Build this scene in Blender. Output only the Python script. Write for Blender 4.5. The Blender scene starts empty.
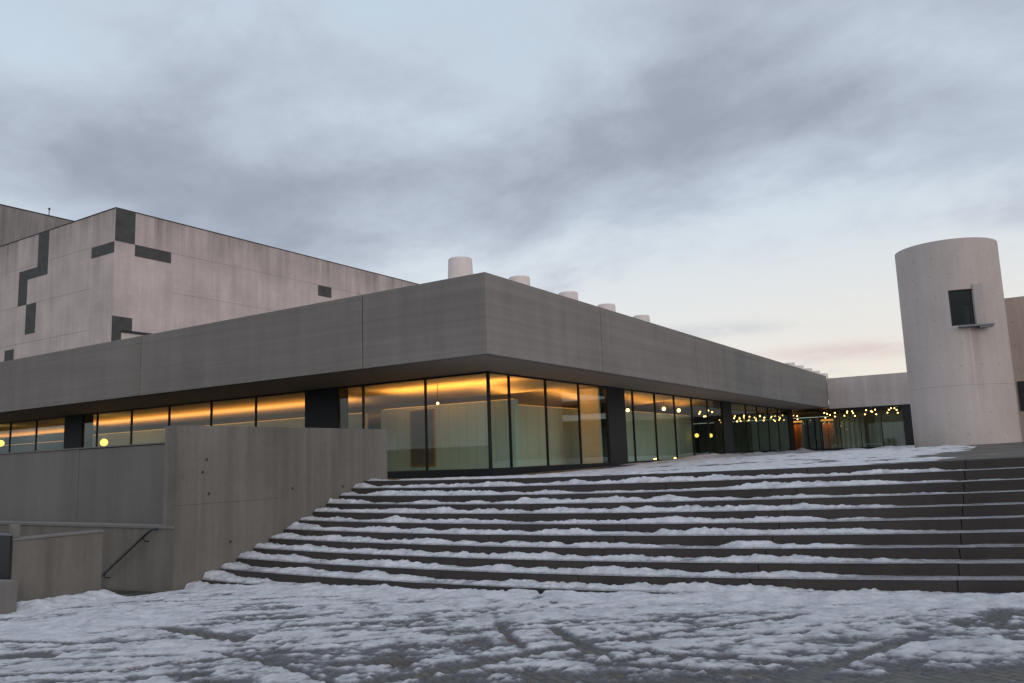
import bpy, math, random
import numpy as np
from mathutils import Matrix, Vector

random.seed(4)
scene = bpy.context.scene
COL = scene.collection
R = math.radians

# ------------------------------------------------------------------ camera
def make_camera():
    p, r, y = R(8.3), R(-2.0), R(-32.6)
    fw = Vector((math.sin(y)*math.cos(p), math.cos(y)*math.cos(p), math.sin(p)))
    rt0 = Vector((math.cos(y), -math.sin(y), 0)); up0 = rt0.cross(fw)
    rt = rt0*math.cos(r) + up0*math.sin(r)
    up = -rt0*math.sin(r) + up0*math.cos(r)
    cd = bpy.data.cameras.new('camera'); co = bpy.data.objects.new('camera', cd)
    COL.objects.link(co)
    m = Matrix((rt, up, -fw)).transposed().to_4x4()
    m.translation = (0, 0, .378)
    co.matrix_world = m
    cd.sensor_fit = 'HORIZONTAL'; cd.sensor_width = 36; cd.lens = 812/1024*36
    cd.clip_start = .05; cd.clip_end = 3000
    scene.camera = co
make_camera()

# ------------------------------------------------------------------ light
SUN_EL, SUN_AZ = R(14), R(120)         # low sun behind thin cloud, to the right of and behind the camera (azimuth from +Y to +X)
world = bpy.data.worlds.new('World'); scene.world = world
world.use_nodes = True
def build_sky():
    nt = world.node_tree; N = nt.nodes; K = nt.links
    N.clear()
    def n(t, **kw):
        o = N.new(t)
        for k, v in kw.items(): setattr(o, k, v)
        return o
    def val(x, sock):
        if isinstance(x, (int, float)): sock.default_value = x
        elif isinstance(x, tuple): sock.default_value = x
        else: K.new(x, sock)
    def math_(op, a, b=0., c=None, clamp=False):
        o = n('ShaderNodeMath', operation=op, use_clamp=clamp)
        val(a, o.inputs[0]); val(b, o.inputs[1])
        if c is not None: val(c, o.inputs[2])
        return o.outputs[0]
    def ramp(x, a, b):
        o = n('ShaderNodeMapRange', interpolation_type='SMOOTHSTEP')
        val(x, o.inputs[0]); o.inputs[1].default_value = a; o.inputs[2].default_value = b
        return o.outputs[0]
    def mix(f, a, b):
        o = n('ShaderNodeMix', data_type='RGBA'); val(f, o.inputs[0]); val(a, o.inputs[6]); val(b, o.inputs[7])
        return o.outputs[2]
    out = n('ShaderNodeOutputWorld'); bg = n('ShaderNodeBackground'); bg.inputs[1].default_value = .1
    K.new(bg.outputs[0], out.inputs[0])
    sky = n('ShaderNodeTexSky'); sky.sky_type = 'NISHITA'; sky.sun_disc = False
    sky.sun_elevation = SUN_EL; sky.sun_rotation = SUN_AZ; sky.dust_density = 2.
    tc = n('ShaderNodeTexCoord'); D = tc.outputs['Generated']
    sep = n('ShaderNodeSeparateXYZ'); K.new(D, sep.inputs[0])
    x, y, z = sep.outputs
    zz = math_('ADD', math_('MAXIMUM', z, 0.), .28)
    cu = n('ShaderNodeCombineXYZ')
    K.new(math_('DIVIDE', x, zz), cu.inputs[0]); K.new(math_('DIVIDE', y, zz), cu.inputs[1])
    def noise(scale, detail, rough, stretch, rot, off):
        mp = n('ShaderNodeMapping'); K.new(cu.outputs[0], mp.inputs[0])
        mp.inputs['Rotation'].default_value = (0, 0, rot); mp.inputs['Scale'].default_value = (stretch, 1, 1)
        mp.inputs['Location'].default_value = off
        o = n('ShaderNodeTexNoise'); K.new(mp.outputs[0], o.inputs['Vector'])
        o.inputs['Scale'].default_value = scale; o.inputs['Detail'].default_value = detail
        o.inputs['Roughness'].default_value = rough; o.inputs['Distortion'].default_value = .25
        return o.outputs['Fac']
    def blob(az, el, ra, re):               # soft cloud bank centred on a compass bearing
        a = R(az); e = R(el)
        c = Vector((math.sin(a)*math.cos(e), math.cos(a)*math.cos(e), math.sin(e)))
        h = Vector((math.cos(a), -math.sin(a), 0)); v = h.cross(c)
        def dot(w):
            o = n('ShaderNodeVectorMath', operation='DOT_PRODUCT'); K.new(D, o.inputs[0]); o.inputs[1].default_value = w
            return o.outputs['Value']
        q = math_('ADD', math_('POWER', math_('DIVIDE', dot(h), math.sin(R(ra))), 2.), math_('POWER', math_('DIVIDE', math_('SUBTRACT', dot(v), 0.), math.sin(R(re))), 2.))
        front = math_('GREATER_THAN', dot(c), 0.)
        return math_('MULTIPLY', math_('EXPONENT', math_('MULTIPLY', q, -1.)), front)
    n1 = noise(2.1, 9, .56, .9, R(25), (3.1, 1.7, 0))
    n2 = noise(5.6, 8, .6, .85, R(10), (7.3, 2.2, 0))
    n3 = noise(1.15, 4, .5, .9, R(40), (1.2, 5.9, 0))
    # clear air: bluish above, cream near the horizon towards the right
    glow = math_('MULTIPLY', ramp(z, .30, .03), blob(-8, 6, 42, 60))
    pale = mix(ramp(z, .0, .55), (8.3, 8.8, 9.2, 1), (5.9, 7.1, 8.2, 1))
    clear = mix(glow, pale, (9.6, 8.8, 7.8, 1))
    clear = mix(.12, clear, sky.outputs[0])
    # cloud deck
    dens = math_('ADD', math_('MULTIPLY', n1, 1.25), math_('MULTIPLY', n2, .50))
    dens = math_('ADD', dens, math_('MULTIPLY', n3, .6))                        # mean about 1.17
    bank = math_('MULTIPLY', blob(-20, 22, 20, 5.5), .27)
    for az, el, ra, re_, am in ((-60, 19.5, 15, 4.6, .24), (-6, 13.2, 9, 1.5, .16), (-40, 19, 12, 3, .08), (-12, 8, 26, 4.2, -.42), (-50, 27, 9, 3, .10), (-8, 26, 6, 3, -.08)):
        bank = math_('ADD', bank, math_('MULTIPLY', blob(az, el, ra, re_), am))
    dens = math_('ADD', dens, bank)
    cov = ramp(dens, .98, 1.30)
    dark = ramp(dens, 1.10, 1.74)
    cloud = mix(dark, (5.5, 6.2, 7.2, 1), (3.3, 3.75, 4.55, 1))
    warm = math_('MULTIPLY', ramp(z, .30, .10), blob(-8, 6, 40, 60))
    cloud = mix(math_('MULTIPLY', warm, .75), cloud, (7.2, 6.9, 6.9, 1))
    skyc = mix(cov, clear, cloud)
    # a thin pink streak low on the right
    streak = math_('MULTIPLY', blob(-9.5, 6.3, 6.5, .6), ramp(n2, .3, .6))
    skyc = mix(math_('MULTIPLY', streak, .7), skyc, (7.0, 5.6, 5.5, 1))
    streak2 = math_('MULTIPLY', blob(-19, 8.3, 6, .55), ramp(n2, .3, .6))
    skyc = mix(math_('MULTIPLY', streak2, .55), skyc, (5.4, 5.6, 6.3, 1))
    K.new(skyc, bg.inputs[0])
build_sky()
sl = bpy.data.lights.new('sun', 'SUN'); sl.energy = .6; sl.angle = R(25); sl.color = (1, .80, .70)
so = bpy.data.objects.new('sun', sl); COL.objects.link(so)
so.rotation_euler = Vector((math.sin(SUN_AZ)*math.cos(SUN_EL), math.cos(SUN_AZ)*math.cos(SUN_EL), math.sin(SUN_EL))).to_track_quat('Z', 'Y').to_euler()
scene.view_settings.view_transform = 'Standard'; scene.view_settings.look = 'None'
scene.view_settings.gamma = 1; scene.view_settings.use_curve_mapping = False
scene.view_settings.exposure = 0
scene.cycles.max_bounces = 10; scene.cycles.transparent_max_bounces = 24
scene.cycles.sample_clamp_indirect = 4

# ------------------------------------------------------------------ mesh helpers
class MB:
    def __init__(s): s.v = []; s.f = []
    def add(s, vs, fs):
        o = len(s.v); s.v += [tuple(map(float, v)) for v in vs]; s.f += [tuple(i+o for i in f) for f in fs]
        return s
    def box(s, x0, x1, y0, y1, z0, z1):
        x0, x1 = sorted((x0, x1)); y0, y1 = sorted((y0, y1)); z0, z1 = sorted((z0, z1))
        return s.add([(x0,y0,z0),(x1,y0,z0),(x1,y1,z0),(x0,y1,z0),(x0,y0,z1),(x1,y0,z1),(x1,y1,z1),(x0,y1,z1)],
                     [(0,3,2,1),(4,5,6,7),(0,1,5,4),(1,2,6,5),(2,3,7,6),(3,0,4,7)])
    def hexa(s, b, t):          # four bottom and four top points, counter-clockwise from above
        return s.add(list(b)+list(t), [(3,2,1,0),(4,5,6,7),(0,1,5,4),(1,2,6,5),(2,3,7,6),(3,0,4,7)])
    def lathe(s, c, prof, n=32):   # prof: (r, z) upwards
        vs = []; fs = []
        for r, z in prof:
            for i in range(n):
                a = 2*math.pi*i/n; vs.append((c[0]+r*math.cos(a), c[1]+r*math.sin(a), c[2]+z))
        for j in range(len(prof)-1):
            for i in range(n):
                k = (i+1) % n; fs.append((j*n+i, j*n+k, (j+1)*n+k, (j+1)*n+i))
        fs.append(tuple(range(n))[::-1]); fs.append(tuple((len(prof)-1)*n+i for i in range(n)))
        return s.add(vs, fs)
    def tube(s, pts, r, n=10):
        pts = [Vector(p) for p in pts]; vs = []; fs = []
        for j, p in enumerate(pts):
            d = (pts[min(j+1, len(pts)-1)]-pts[max(j-1, 0)]).normalized()
            a = d.cross(Vector((0,0,1)) if abs(d.z) < .9 else Vector((1,0,0))).normalized(); b = d.cross(a)
            for i in range(n):
                t = 2*math.pi*i/n; vs.append(p + a*r*math.cos(t) + b*r*math.sin(t))
        for j in range(len(pts)-1):
            for i in range(n):
                k = (i+1) % n; fs.append((j*n+i, (j+1)*n+i, (j+1)*n+k, j*n+k))
        fs.append(tuple(range(n))); fs.append(tuple((len(pts)-1)*n+i for i in range(n))[::-1])
        return s.add(vs, fs)
    def sphere(s, c, r, n=16, m=10):
        prof = [(r*math.sin(math.pi*j/m)+1e-4, -r*math.cos(math.pi*j/m)) for j in range(m+1)]
        return s.lathe(c, prof, n)
    def build(s, name, mat, parent=None, smooth=False, bevel=0, marks=None):   # marks: (MB, material) surface marks kept in the same mesh
        me = bpy.data.meshes.new(name)
        o = bpy.data.objects.new(name, me); COL.objects.link(o)
        off = Vector((0,0,0)); q = parent
        if parent:
            o.parent = parent
            while q: off += q.location; q = q.parent
        nf = len(s.f)
        if marks: s.add(marks[0].v, marks[0].f)
        me.from_pydata([tuple(Vector(v)-off) for v in s.v], [], s.f)
        me.materials.append(mat)
        if marks:
            me.materials.append(marks[1])
            me.polygons.foreach_set('material_index', [0]*nf+[1]*(len(s.f)-nf))
        me.update()
        if smooth: me.polygons.foreach_set('use_smooth', [True]*len(me.polygons))
        if bevel:
            b = o.modifiers.new('bevel', 'BEVEL'); b.width = bevel; b.segments = 2; b.limit_method = 'ANGLE'
        return o

def grid_obj(name, X, Y, Z, mat, smooth=True, keep=None, thin=None):
    h, w = X.shape
    me = bpy.data.meshes.new(name)
    v = np.stack([X, Y, Z], -1).reshape(-1, 3).astype(np.float32)
    i = np.arange(h*w).reshape(h, w)
    f = np.stack([i[:-1,:-1], i[:-1,1:], i[1:,1:], i[1:,:-1]], -1).reshape(-1, 4)
    if keep is not None: f = f[keep.reshape(-1)]
    me.vertices.add(len(v)); me.vertices.foreach_set('co', v.ravel())
    me.loops.add(f.size); me.loops.foreach_set('vertex_index', f.ravel().astype(np.int32))
    me.polygons.add(len(f)); me.polygons.foreach_set('loop_start', np.arange(0, f.size, 4, dtype=np.int32))
    me.polygons.foreach_set('loop_total', np.full(len(f), 4, dtype=np.int32))
    me.update(calc_edges=True); me.validate()
    if smooth: me.polygons.foreach_set('use_smooth', np.ones(len(me.polygons), dtype=bool))
    me.materials.append(mat)
    if thin is not None:
        at = me.attributes.new('thin', 'FLOAT', 'POINT'); at.data.foreach_set('value', thin.reshape(-1).astype(np.float32))
    o = bpy.data.objects.new(name, me); COL.objects.link(o)
    return o

def tag(o, label=None, cat=None, group=None, kind=None):
    if label: o['label'] = label
    if cat: o['category'] = cat
    if group: o['group'] = group
    if kind: o['kind'] = kind
    return o
def thing(name, loc, label, cat, group=None):
    o = bpy.data.objects.new(name, None); COL.objects.link(o); o.location = loc; o.empty_display_size = .3
    return tag(o, label, cat, group)

_tab = {}
def vnoise(x, y, seed):
    if seed not in _tab: _tab[seed] = np.random.RandomState(seed).rand(256, 256)
    t = _tab[seed]
    xi = np.floor(x).astype(int); yi = np.floor(y).astype(int)
    fx = x-xi; fy = y-yi; fx = fx*fx*fx*(fx*(fx*6-15)+10); fy = fy*fy*fy*(fy*(fy*6-15)+10)
    a = t[xi & 255, yi & 255]; b = t[(xi+1) & 255, yi & 255]; c = t[xi & 255, (yi+1) & 255]; d = t[(xi+1) & 255, (yi+1) & 255]
    return (a*(1-fx)+b*fx)*(1-fy)+(c*(1-fx)+d*fx)*fy
def fbm(x, y, seed, o=4, g=.5):
    s = 0; a = 1.; n = 0
    ca, sa = math.cos(.6), math.sin(.6)
    for k in range(o):
        s = s + a*vnoise(x, y, seed+k); n += a; a *= g
        x, y = (x*ca-y*sa)*2.03+11.3, (x*sa+y*ca)*2.03+5.7
    return s/n
def sstep(a, b, x):
    t = np.clip((x-a)/(b-a), 0, 1); return t*t*(3-2*t)

# ------------------------------------------------------------------ materials
def new_mat(name):
    m = bpy.data.materials.new(name); m.use_nodes = True
    nt = m.node_tree; b = nt.nodes['Principled BSDF']
    return m, nt, b
def concrete(name, col, var=.16, streak=.5, board=0., pits=.0, rough=.85, stain=(.5,.48,.45), stain_amt=.0, ties=None, topdirt=None, vboard=0., runs=None):
    m, nt, b = new_mat(name); N = nt.nodes; K = nt.links
    tc = N.new('ShaderNodeTexCoord'); geo = N.new('ShaderNodeNewGeometry')
    P = geo.outputs['Position']
    def noise(scale, sc=(1,1,1), detail=5, rough_=.6):
        mp = N.new('ShaderNodeMapping'); mp.inputs['Scale'].default_value = sc; K.new(P, mp.inputs[0])
        t = N.new('ShaderNodeTexNoise'); t.inputs['Scale'].default_value = scale; t.inputs['Detail'].default_value = detail
        t.inputs['Roughness'].default_value = rough_; K.new(mp.outputs[0], t.inputs['Vector'])
        return t.outputs['Fac']
    def mr(x, a, b_, c, d):
        o = N.new('ShaderNodeMapRange'); K.new(x, o.inputs[0])
        for i, v in enumerate((a, b_, c, d)): o.inputs[i+1].default_value = v
        return o.outputs[0]
    def mul(a, b_):
        o = N.new('ShaderNodeMath'); o.operation = 'MULTIPLY'; K.new(a, o.inputs[0])
        if isinstance(b_, (int, float)): o.inputs[1].default_value = b_
        else: K.new(b_, o.inputs[1])
        return o.outputs[0]
    big = mr(noise(.35, detail=6), .3, .7, 1-var, 1+var)
    fine = mr(noise(9, detail=4), .3, .7, 1-var*.35, 1+var*.35)
    st = mr(noise(1.6, (1,1,.06), 6, .65), .35, .7, 1+streak*.12, 1-streak*.3)
    f = mul(mul(big, fine), st)
    bump_in = noise(14, detail=6)
    if board or vboard:
        for amt, sc, s_ in ((board, (.015,.015,1), 7.), (vboard, (1,1,.01), 6.)):
            if amt: f = mul(f, mr(noise(s_, sc, 2, .5), .3, .7, 1-amt, 1+amt))
    sepz = N.new('ShaderNodeSeparateXYZ'); K.new(P, sepz.inputs[0])
    if topdirt:                                   # run-off dirt below a coping, with its own ragged shape
        z1, depth, amt = topdirt
        g = mr(sepz.outputs[2], z1-depth, z1, 0, 1)
        w = mr(noise(.9, (1,1,.05), 6, .7), .35, .72, 0, 1)
        q = mul(g, w)
        f = mul(f, mr(q, 0, 1, 1, 1-amt))
    if runs:                                      # rust and water runs under a ledge
        x0, x1, za, zb_, amt = runs
        q = mul(mul(mr(sepz.outputs[0], x0-.1, x0+.1, 0, 1), mr(sepz.outputs[0], x1-.1, x1+.1, 1, 0)), mul(mr(sepz.outputs[2], za, zb_, 0, 1), mr(sepz.outputs[2], zb_, zb_+.1, 1, 0)))
        f = mul(f, mr(mul(q, mr(noise(3.2, (1,1,.03), 4, .6), .42, .62, 0, 1)), 0, 1, 1, 1-amt))
    rgb = N.new('ShaderNodeRGB'); rgb.outputs[0].default_value = (*col, 1)
    c = N.new('ShaderNodeVectorMath'); c.operation = 'SCALE'; K.new(rgb.outputs[0], c.inputs[0]); K.new(f, c.inputs['Scale'])
    cur = c.outputs[0]
    if stain_amt:
        mx = N.new('ShaderNodeMix'); mx.data_type = 'RGBA'; K.new(mul(mr(noise(.6, (1,1,.35), 7, .7), .52, .72, 0, 1), stain_amt), mx.inputs[0])
        K.new(cur, mx.inputs[6]); mx.inputs[7].default_value = (*stain, 1); cur = mx.outputs[2]
    K.new(cur, b.inputs['Base Color'])
    b.inputs['Roughness'].default_value = rough; b.inputs['Specular IOR Level'].default_value = .25
    bp = N.new('ShaderNodeBump'); bp.inputs['Strength'].default_value = .25; bp.inputs['Distance'].default_value = .02
    K.new(bump_in, bp.inputs['Height']); K.new(bp.outputs[0], b.inputs['Normal'])
    return m
def plain(name, col, rough=.5, metal=0., noise_amt=.08, scale=6):
    m, nt, b = new_mat(name); N = nt.nodes; K = nt.links
    geo = N.new('ShaderNodeNewGeometry'); t = N.new('ShaderNodeTexNoise'); t.inputs['Scale'].default_value = scale; t.inputs['Detail'].default_value = 5
    K.new(geo.outputs['Position'], t.inputs['Vector'])
    mr = N.new('ShaderNodeMapRange'); K.new(t.outputs['Fac'], mr.inputs[0]); mr.inputs[1].default_value = .3; mr.inputs[2].default_value = .7
    mr.inputs[3].default_value = 1-noise_amt; mr.inputs[4].default_value = 1+noise_amt
    rgb = N.new('ShaderNodeRGB'); rgb.outputs[0].default_value = (*col, 1)
    c = N.new('ShaderNodeVectorMath'); c.operation = 'SCALE'; K.new(rgb.outputs[0], c.inputs[0]); K.new(mr.outputs[0], c.inputs['Scale'])
    K.new(c.outputs[0], b.inputs['Base Color']); b.inputs['Roughness'].default_value = rough; b.inputs['Metallic'].default_value = metal
    return m
def emit(name, col, st):
    m = bpy.data.materials.new(name); m.use_nodes = True; nt = m.node_tree; nt.nodes.clear()
    o = nt.nodes.new('ShaderNodeOutputMaterial'); e = nt.nodes.new('ShaderNodeEmission')
    e.inputs[0].default_value = (*col, 1); e.inputs[1].default_value = st; nt.links.new(e.outputs[0], o.inputs[0])
    return m
def glass_mat(name, tint, boost=1.):
    m = bpy.data.materials.new(name); m.use_nodes = True; nt = m.node_tree; N = nt.nodes; K = nt.links; N.clear()
    o = N.new('ShaderNodeOutputMaterial'); mx = N.new('ShaderNodeMixShader'); tr = N.new('ShaderNodeBsdfTransparent'); gl = N.new('ShaderNodeBsdfGlossy')
    tr.inputs[0].default_value = (*tint, 1); gl.inputs['Color'].default_value = (.9,.95,.92,1); gl.inputs['Roughness'].default_value = .0
    lw = N.new('ShaderNodeLayerWeight'); lw.inputs[0].default_value = .5
    p = N.new('ShaderNodeMath'); p.operation = 'POWER'; K.new(lw.outputs['Facing'], p.inputs[0]); p.inputs[1].default_value = 5
    a = N.new('ShaderNodeMath'); a.operation = 'MULTIPLY_ADD'; K.new(p.outputs[0], a.inputs[0]); a.inputs[1].default_value = .92*boost; a.inputs[2].default_value = .045*boost
    a.use_clamp = True
    # faint waviness of big panes
    geo = N.new('ShaderNodeNewGeometry'); t = N.new('ShaderNodeTexNoise'); t.inputs['Scale'].default_value = .7; K.new(geo.outputs['Position'], t.inputs['Vector'])
    bp = N.new('ShaderNodeBump'); bp.inputs['Strength'].default_value = .02; bp.inputs['Distance'].default_value = .05
    K.new(t.outputs['Fac'], bp.inputs['Height']); K.new(bp.outputs[0], gl.inputs['Normal'])
    K.new(a.outputs[0], mx.inputs[0]); K.new(tr.outputs[0], mx.inputs[1]); K.new(gl.outputs[0], mx.inputs[2]); K.new(mx.outputs[0], o.inputs[0])
    return m
def snow_mat():
    m, nt, b = new_mat('snow'); N = nt.nodes; K = nt.links
    geo = N.new('ShaderNodeNewGeometry')
    def noise(s, d=6, r=.6):
        t = N.new('ShaderNodeTexNoise'); t.inputs['Scale'].default_value = s; t.inputs['Detail'].default_value = d; t.inputs['Roughness'].default_value = r
        K.new(geo.outputs['Position'], t.inputs['Vector']); return t.outputs['Fac']
    cr = N.new('ShaderNodeValToRGB'); K.new(noise(3.2, 9, .72), cr.inputs[0])
    e = cr.color_ramp.elements; e[0].position = .30; e[0].color = (.44,.43,.47,1); e[1].position = .58; e[1].color = (.80,.78,.81,1)
    att = N.new('ShaderNodeAttribute'); att.attribute_name = 'thin'       # trodden, half melted snow where the layer is thin
    ad = N.new('ShaderNodeMath'); ad.operation = 'MULTIPLY_ADD'; K.new(noise(17, 8, .78), ad.inputs[0]); ad.inputs[1].default_value = 2.0; ad.inputs[2].default_value = -.8
    a2 = N.new('ShaderNodeMath'); a2.operation = 'ADD'; a2.use_clamp = True; K.new(ad.outputs[0], a2.inputs[0]); K.new(att.outputs['Fac'], a2.inputs[1])
    zz = N.new('ShaderNodeMath'); zz.operation = 'MULTIPLY'; K.new(a2.outputs[0], zz.inputs[0])
    gt = N.new('ShaderNodeMapRange'); K.new(att.outputs['Fac'], gt.inputs[0]); gt.inputs[1].default_value = .0; gt.inputs[2].default_value = .30; K.new(gt.outputs[0], zz.inputs[1])
    mx = N.new('ShaderNodeMix'); mx.data_type = 'RGBA'; K.new(zz.outputs[0], mx.inputs[0]); K.new(cr.outputs[0], mx.inputs[6]); mx.inputs[7].default_value = (.165,.158,.172,1)
    K.new(mx.outputs[2], b.inputs['Base Color']); b.inputs['Roughness'].default_value = .6
    b.inputs['Specular IOR Level'].default_value = .3
    bp = N.new('ShaderNodeBump'); bp.inputs['Strength'].default_value = 1.0; bp.inputs['Distance'].default_value = .04
    K.new(noise(22, 8, .75), bp.inputs['Height']); K.new(bp.outputs[0], b.inputs['Normal'])
    return m
def paver_mat(name, tilt):
    m, nt, b = new_mat(name); N = nt.nodes; K = nt.links
    geo = N.new('ShaderNodeNewGeometry')
    mp = N.new('ShaderNodeMapping'); mp.inputs['Rotation'].default_value = (0,0,tilt); K.new(geo.outputs['Position'], mp.inputs[0])
    ns = N.new('ShaderNodeTexNoise'); ns.inputs['Scale'].default_value = 9; K.new(geo.outputs['Position'], ns.inputs['Vector'])
    ad = N.new('ShaderNodeMix'); ad.data_type = 'VECTOR'; ad.inputs[0].default_value = .02; K.new(mp.outputs[0], ad.inputs[4]); K.new(ns.outputs['Color'], ad.inputs[5])
    br = N.new('ShaderNodeTexBrick'); K.new(ad.outputs[1], br.inputs['Vector']); br.inputs['Scale'].default_value = 1
    br.inputs['Brick Width'].default_value = .2; br.inputs['Row Height'].default_value = .1; br.inputs['Mortar Size'].default_value = .008
    br.inputs['Color1'].default_value = (.075,.066,.057,1); br.inputs['Color2'].default_value = (.115,.103,.088,1); br.inputs['Mortar'].default_value = (.028,.026,.025,1)
    t = N.new('ShaderNodeTexNoise'); t.inputs['Scale'].default_value = 1.3; t.inputs['Detail'].default_value = 6; K.new(geo.outputs['Position'], t.inputs['Vector'])
    mr = N.new('ShaderNodeMapRange'); K.new(t.outputs['Fac'], mr.inputs[0]); mr.inputs[1].default_value=.3; mr.inputs[2].default_value=.7; mr.inputs[3].default_value=.7; mr.inputs[4].default_value=1.25
    sc = N.new('ShaderNodeVectorMath'); sc.operation = 'SCALE'; K.new(br.outputs['Color'], sc.inputs[0]); K.new(mr.outputs[0], sc.inputs['Scale'])
    K.new(sc.outputs[0], b.inputs['Base Color'])
    rr = N.new('ShaderNodeMapRange'); K.new(t.outputs['Fac'], rr.inputs[0]); rr.inputs[1].default_value=.35; rr.inputs[2].default_value=.65; rr.inputs[3].default_value=.35; rr.inputs[4].default_value=.8
    K.new(rr.outputs[0], b.inputs['Roughness'])
    bp = N.new('ShaderNodeBump'); bp.inputs['Strength'].default_value = .6; bp.inputs['Distance'].default_value = .01; bp.invert = True
    K.new(br.outputs['Fac'], bp.inputs['Height']); K.new(bp.outputs[0], b.inputs['Normal'])
    return m

M = dict(
    fascia=concrete('fascia_concrete', (.222,.203,.184), .09, .35, board=.08, stain_amt=.12, stain=(.115,.105,.098)),
    wall=concrete('shuttered_concrete', (.172,.156,.136), .13, .9, vboard=.06, stain_amt=.4, stain=(.085,.075,.065)),
    wall_light=concrete('smooth_concrete', (.185,.170,.158), .09, .4, stain_amt=.2, stain=(.13,.12,.112)),
    white=concrete('white_facade', (.575,.48,.45), .14, .45, board=.02, topdirt=(20.4, 3.6, .62), stain_amt=.18, stain=(.33,.29,.275)),
    dark_panel=plain('grey_green_panel', (.062,.060,.054), .7, 0, .25, 1.5),
    brown_block=concrete('brown_facade', (.30,.265,.25), .12, .9, stain_amt=.3, stain=(.19,.17,.155)),
    tower=concrete('pale_tower_concrete', (.56,.485,.45), .08, .35, runs=(-2.15,-1.25,1.0,4.8,.30), stain_amt=.15, stain=(.4,.35,.33)),
    warm_wall=concrete('warm_concrete', (.52,.41,.355), .10, .6, stain_amt=.1, stain=(.33,.27,.24)),
    wing=concrete('wing_concrete', (.50,.435,.41), .10, .7, board=.03, stain_amt=.15, stain=(.3,.27,.255)),
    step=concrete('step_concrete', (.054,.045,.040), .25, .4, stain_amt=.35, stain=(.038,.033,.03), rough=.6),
    roof=plain('roof_gravel', (.2,.19,.18), .9, 0, .2, 20),
    steel=plain('black_steel', (.012,.012,.013), .4, .3),
    pier=plain('black_cladding', (.010,.010,.010), .6, .0, .2),
    soffit=plain('soffit_warm_spill', (.30,.25,.205), .8),  # warm spill from the lit glass is mixed into this base colour
    ceiling=plain('ceiling_plaster', (.75,.66,.55), .9),
    floor=plain('foyer_floor', (.09,.08,.07), .4),
    inner=plain('interior_wall', (.64,.76,.80), .8, 0, .05, .8),
    joint=plain('joint_grey', (.50,.60,.63), .8),
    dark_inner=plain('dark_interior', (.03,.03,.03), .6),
    timber=plain('timber', (.45,.22,.08), .5, 0, .2, 3),
    vent=plain('white_vent', (.82,.71,.67), .6, 0, .05),
    metal=plain('grey_metal', (.22,.22,.23), .4, .6),
    dmetal=plain('dark_metal', (.03,.03,.033), .45, .4),
    glass=glass_mat('green_glass', (.80,.88,.82), 1.0),
    darkglass=glass_mat('dark_glass', (.5,.5,.5), .5),
    snow=snow_mat(), paver=paver_mat('wet_pavers', R(33)), slab=paver_mat('plaza_pavers', 0),
    bulb=emit('bulb_glow', (1,.52,.17), 13), cove=emit('cove_glow', (1,.38,.08), 1.0), globe=emit('globe_glow', (1,.55,.10), 3),
    red=plain('red_paper', (.5,.03,.05), .6),
)

# ------------------------------------------------------------------ stairs geometry (gently curved flight of twelve risers)
PS = (.388,-.105,-.071,15.962,.092,.467,.425,-.03)
H = .17
def stair(k, X):
    X = np.asarray(X, float)
    Xc = np.minimum(X, 2.); u = (Xc+7)/8
    e = PS[0]+PS[1]*u+PS[2]*u*u; Y = PS[3]+PS[4]*u+PS[5]*u*u; t = PS[6]+PS[7]*u
    u2 = (2+7)/8; ext = np.maximum(X-2., 0)
    Y = Y + ext*(PS[4]+2*PS[5]*u2)/8; e = e + ext*(PS[1]+2*PS[2]*u2)/8*.5
    return Y-(k-1)*t, .378-e-(k-1)*H
XL, XR = -15.345, 14.0
def ground_z(X, Y):
    z = -1.27 + .0356*np.clip(X, -22, 8) - .024*np.clip(Y, -30, 16)
    return z
def plaza_z(X, Y):
    ye, ze = stair(1, X)
    zf = -.13 + .0125*(Y-22.4) + .024*(np.minimum(X, 4)+15.35)*np.clip((Y-22.4)/12, .4, 1)
    zf = np.minimum(zf, .30 + .025*(np.clip(X, -12, 2)+4.3))
    t = np.clip((Y-ye)/6., 0, 1)
    return ze*(1-t) + zf*t

# ------------------------------------------------------------------ structure
def ground():
    xs = np.concatenate([np.linspace(-900,-60,8), np.linspace(-40,-20,6), np.linspace(-19.5,20,160), np.linspace(30,900,8)])
    ys = np.concatenate([np.linspace(-900,-40,8), np.linspace(-30,0,8), np.linspace(.5,24,120), np.linspace(40,1500,9)])
    X, Y = np.meshgrid(xs, ys)
    Z = ground_z(X, Y)
    cx = (X[:-1,:-1]+X[1:,1:])/2; cy = (Y[:-1,:-1]+Y[1:,1:])/2
    keep = ~((cx > -18.6) & (cx < -16.35) & (cy > 9.66) & (cy < 10.66))    # the stairwell
    tag(grid_obj('ground', X, Y, Z, M['paver'], keep=keep), kind='structure')
ground()
def plaza():
    xs = np.concatenate([[-70,-40,-20], np.linspace(-15.35,14,80), [30, 60]])
    s = np.concatenate([np.linspace(0, 8, 12), [12, 18, 26, 36, 50, 70]])
    X, S = np.meshgrid(xs, s)
    ye, _ = stair(1, np.clip(X, -15.35, 14))
    Y = ye + .45 + S
    Z = plaza_z(np.clip(X, -15.35, 14), Y) + .004
    tag(grid_obj('plaza', X, Y, Z, M['slab']), kind='structure')
plaza()

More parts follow.
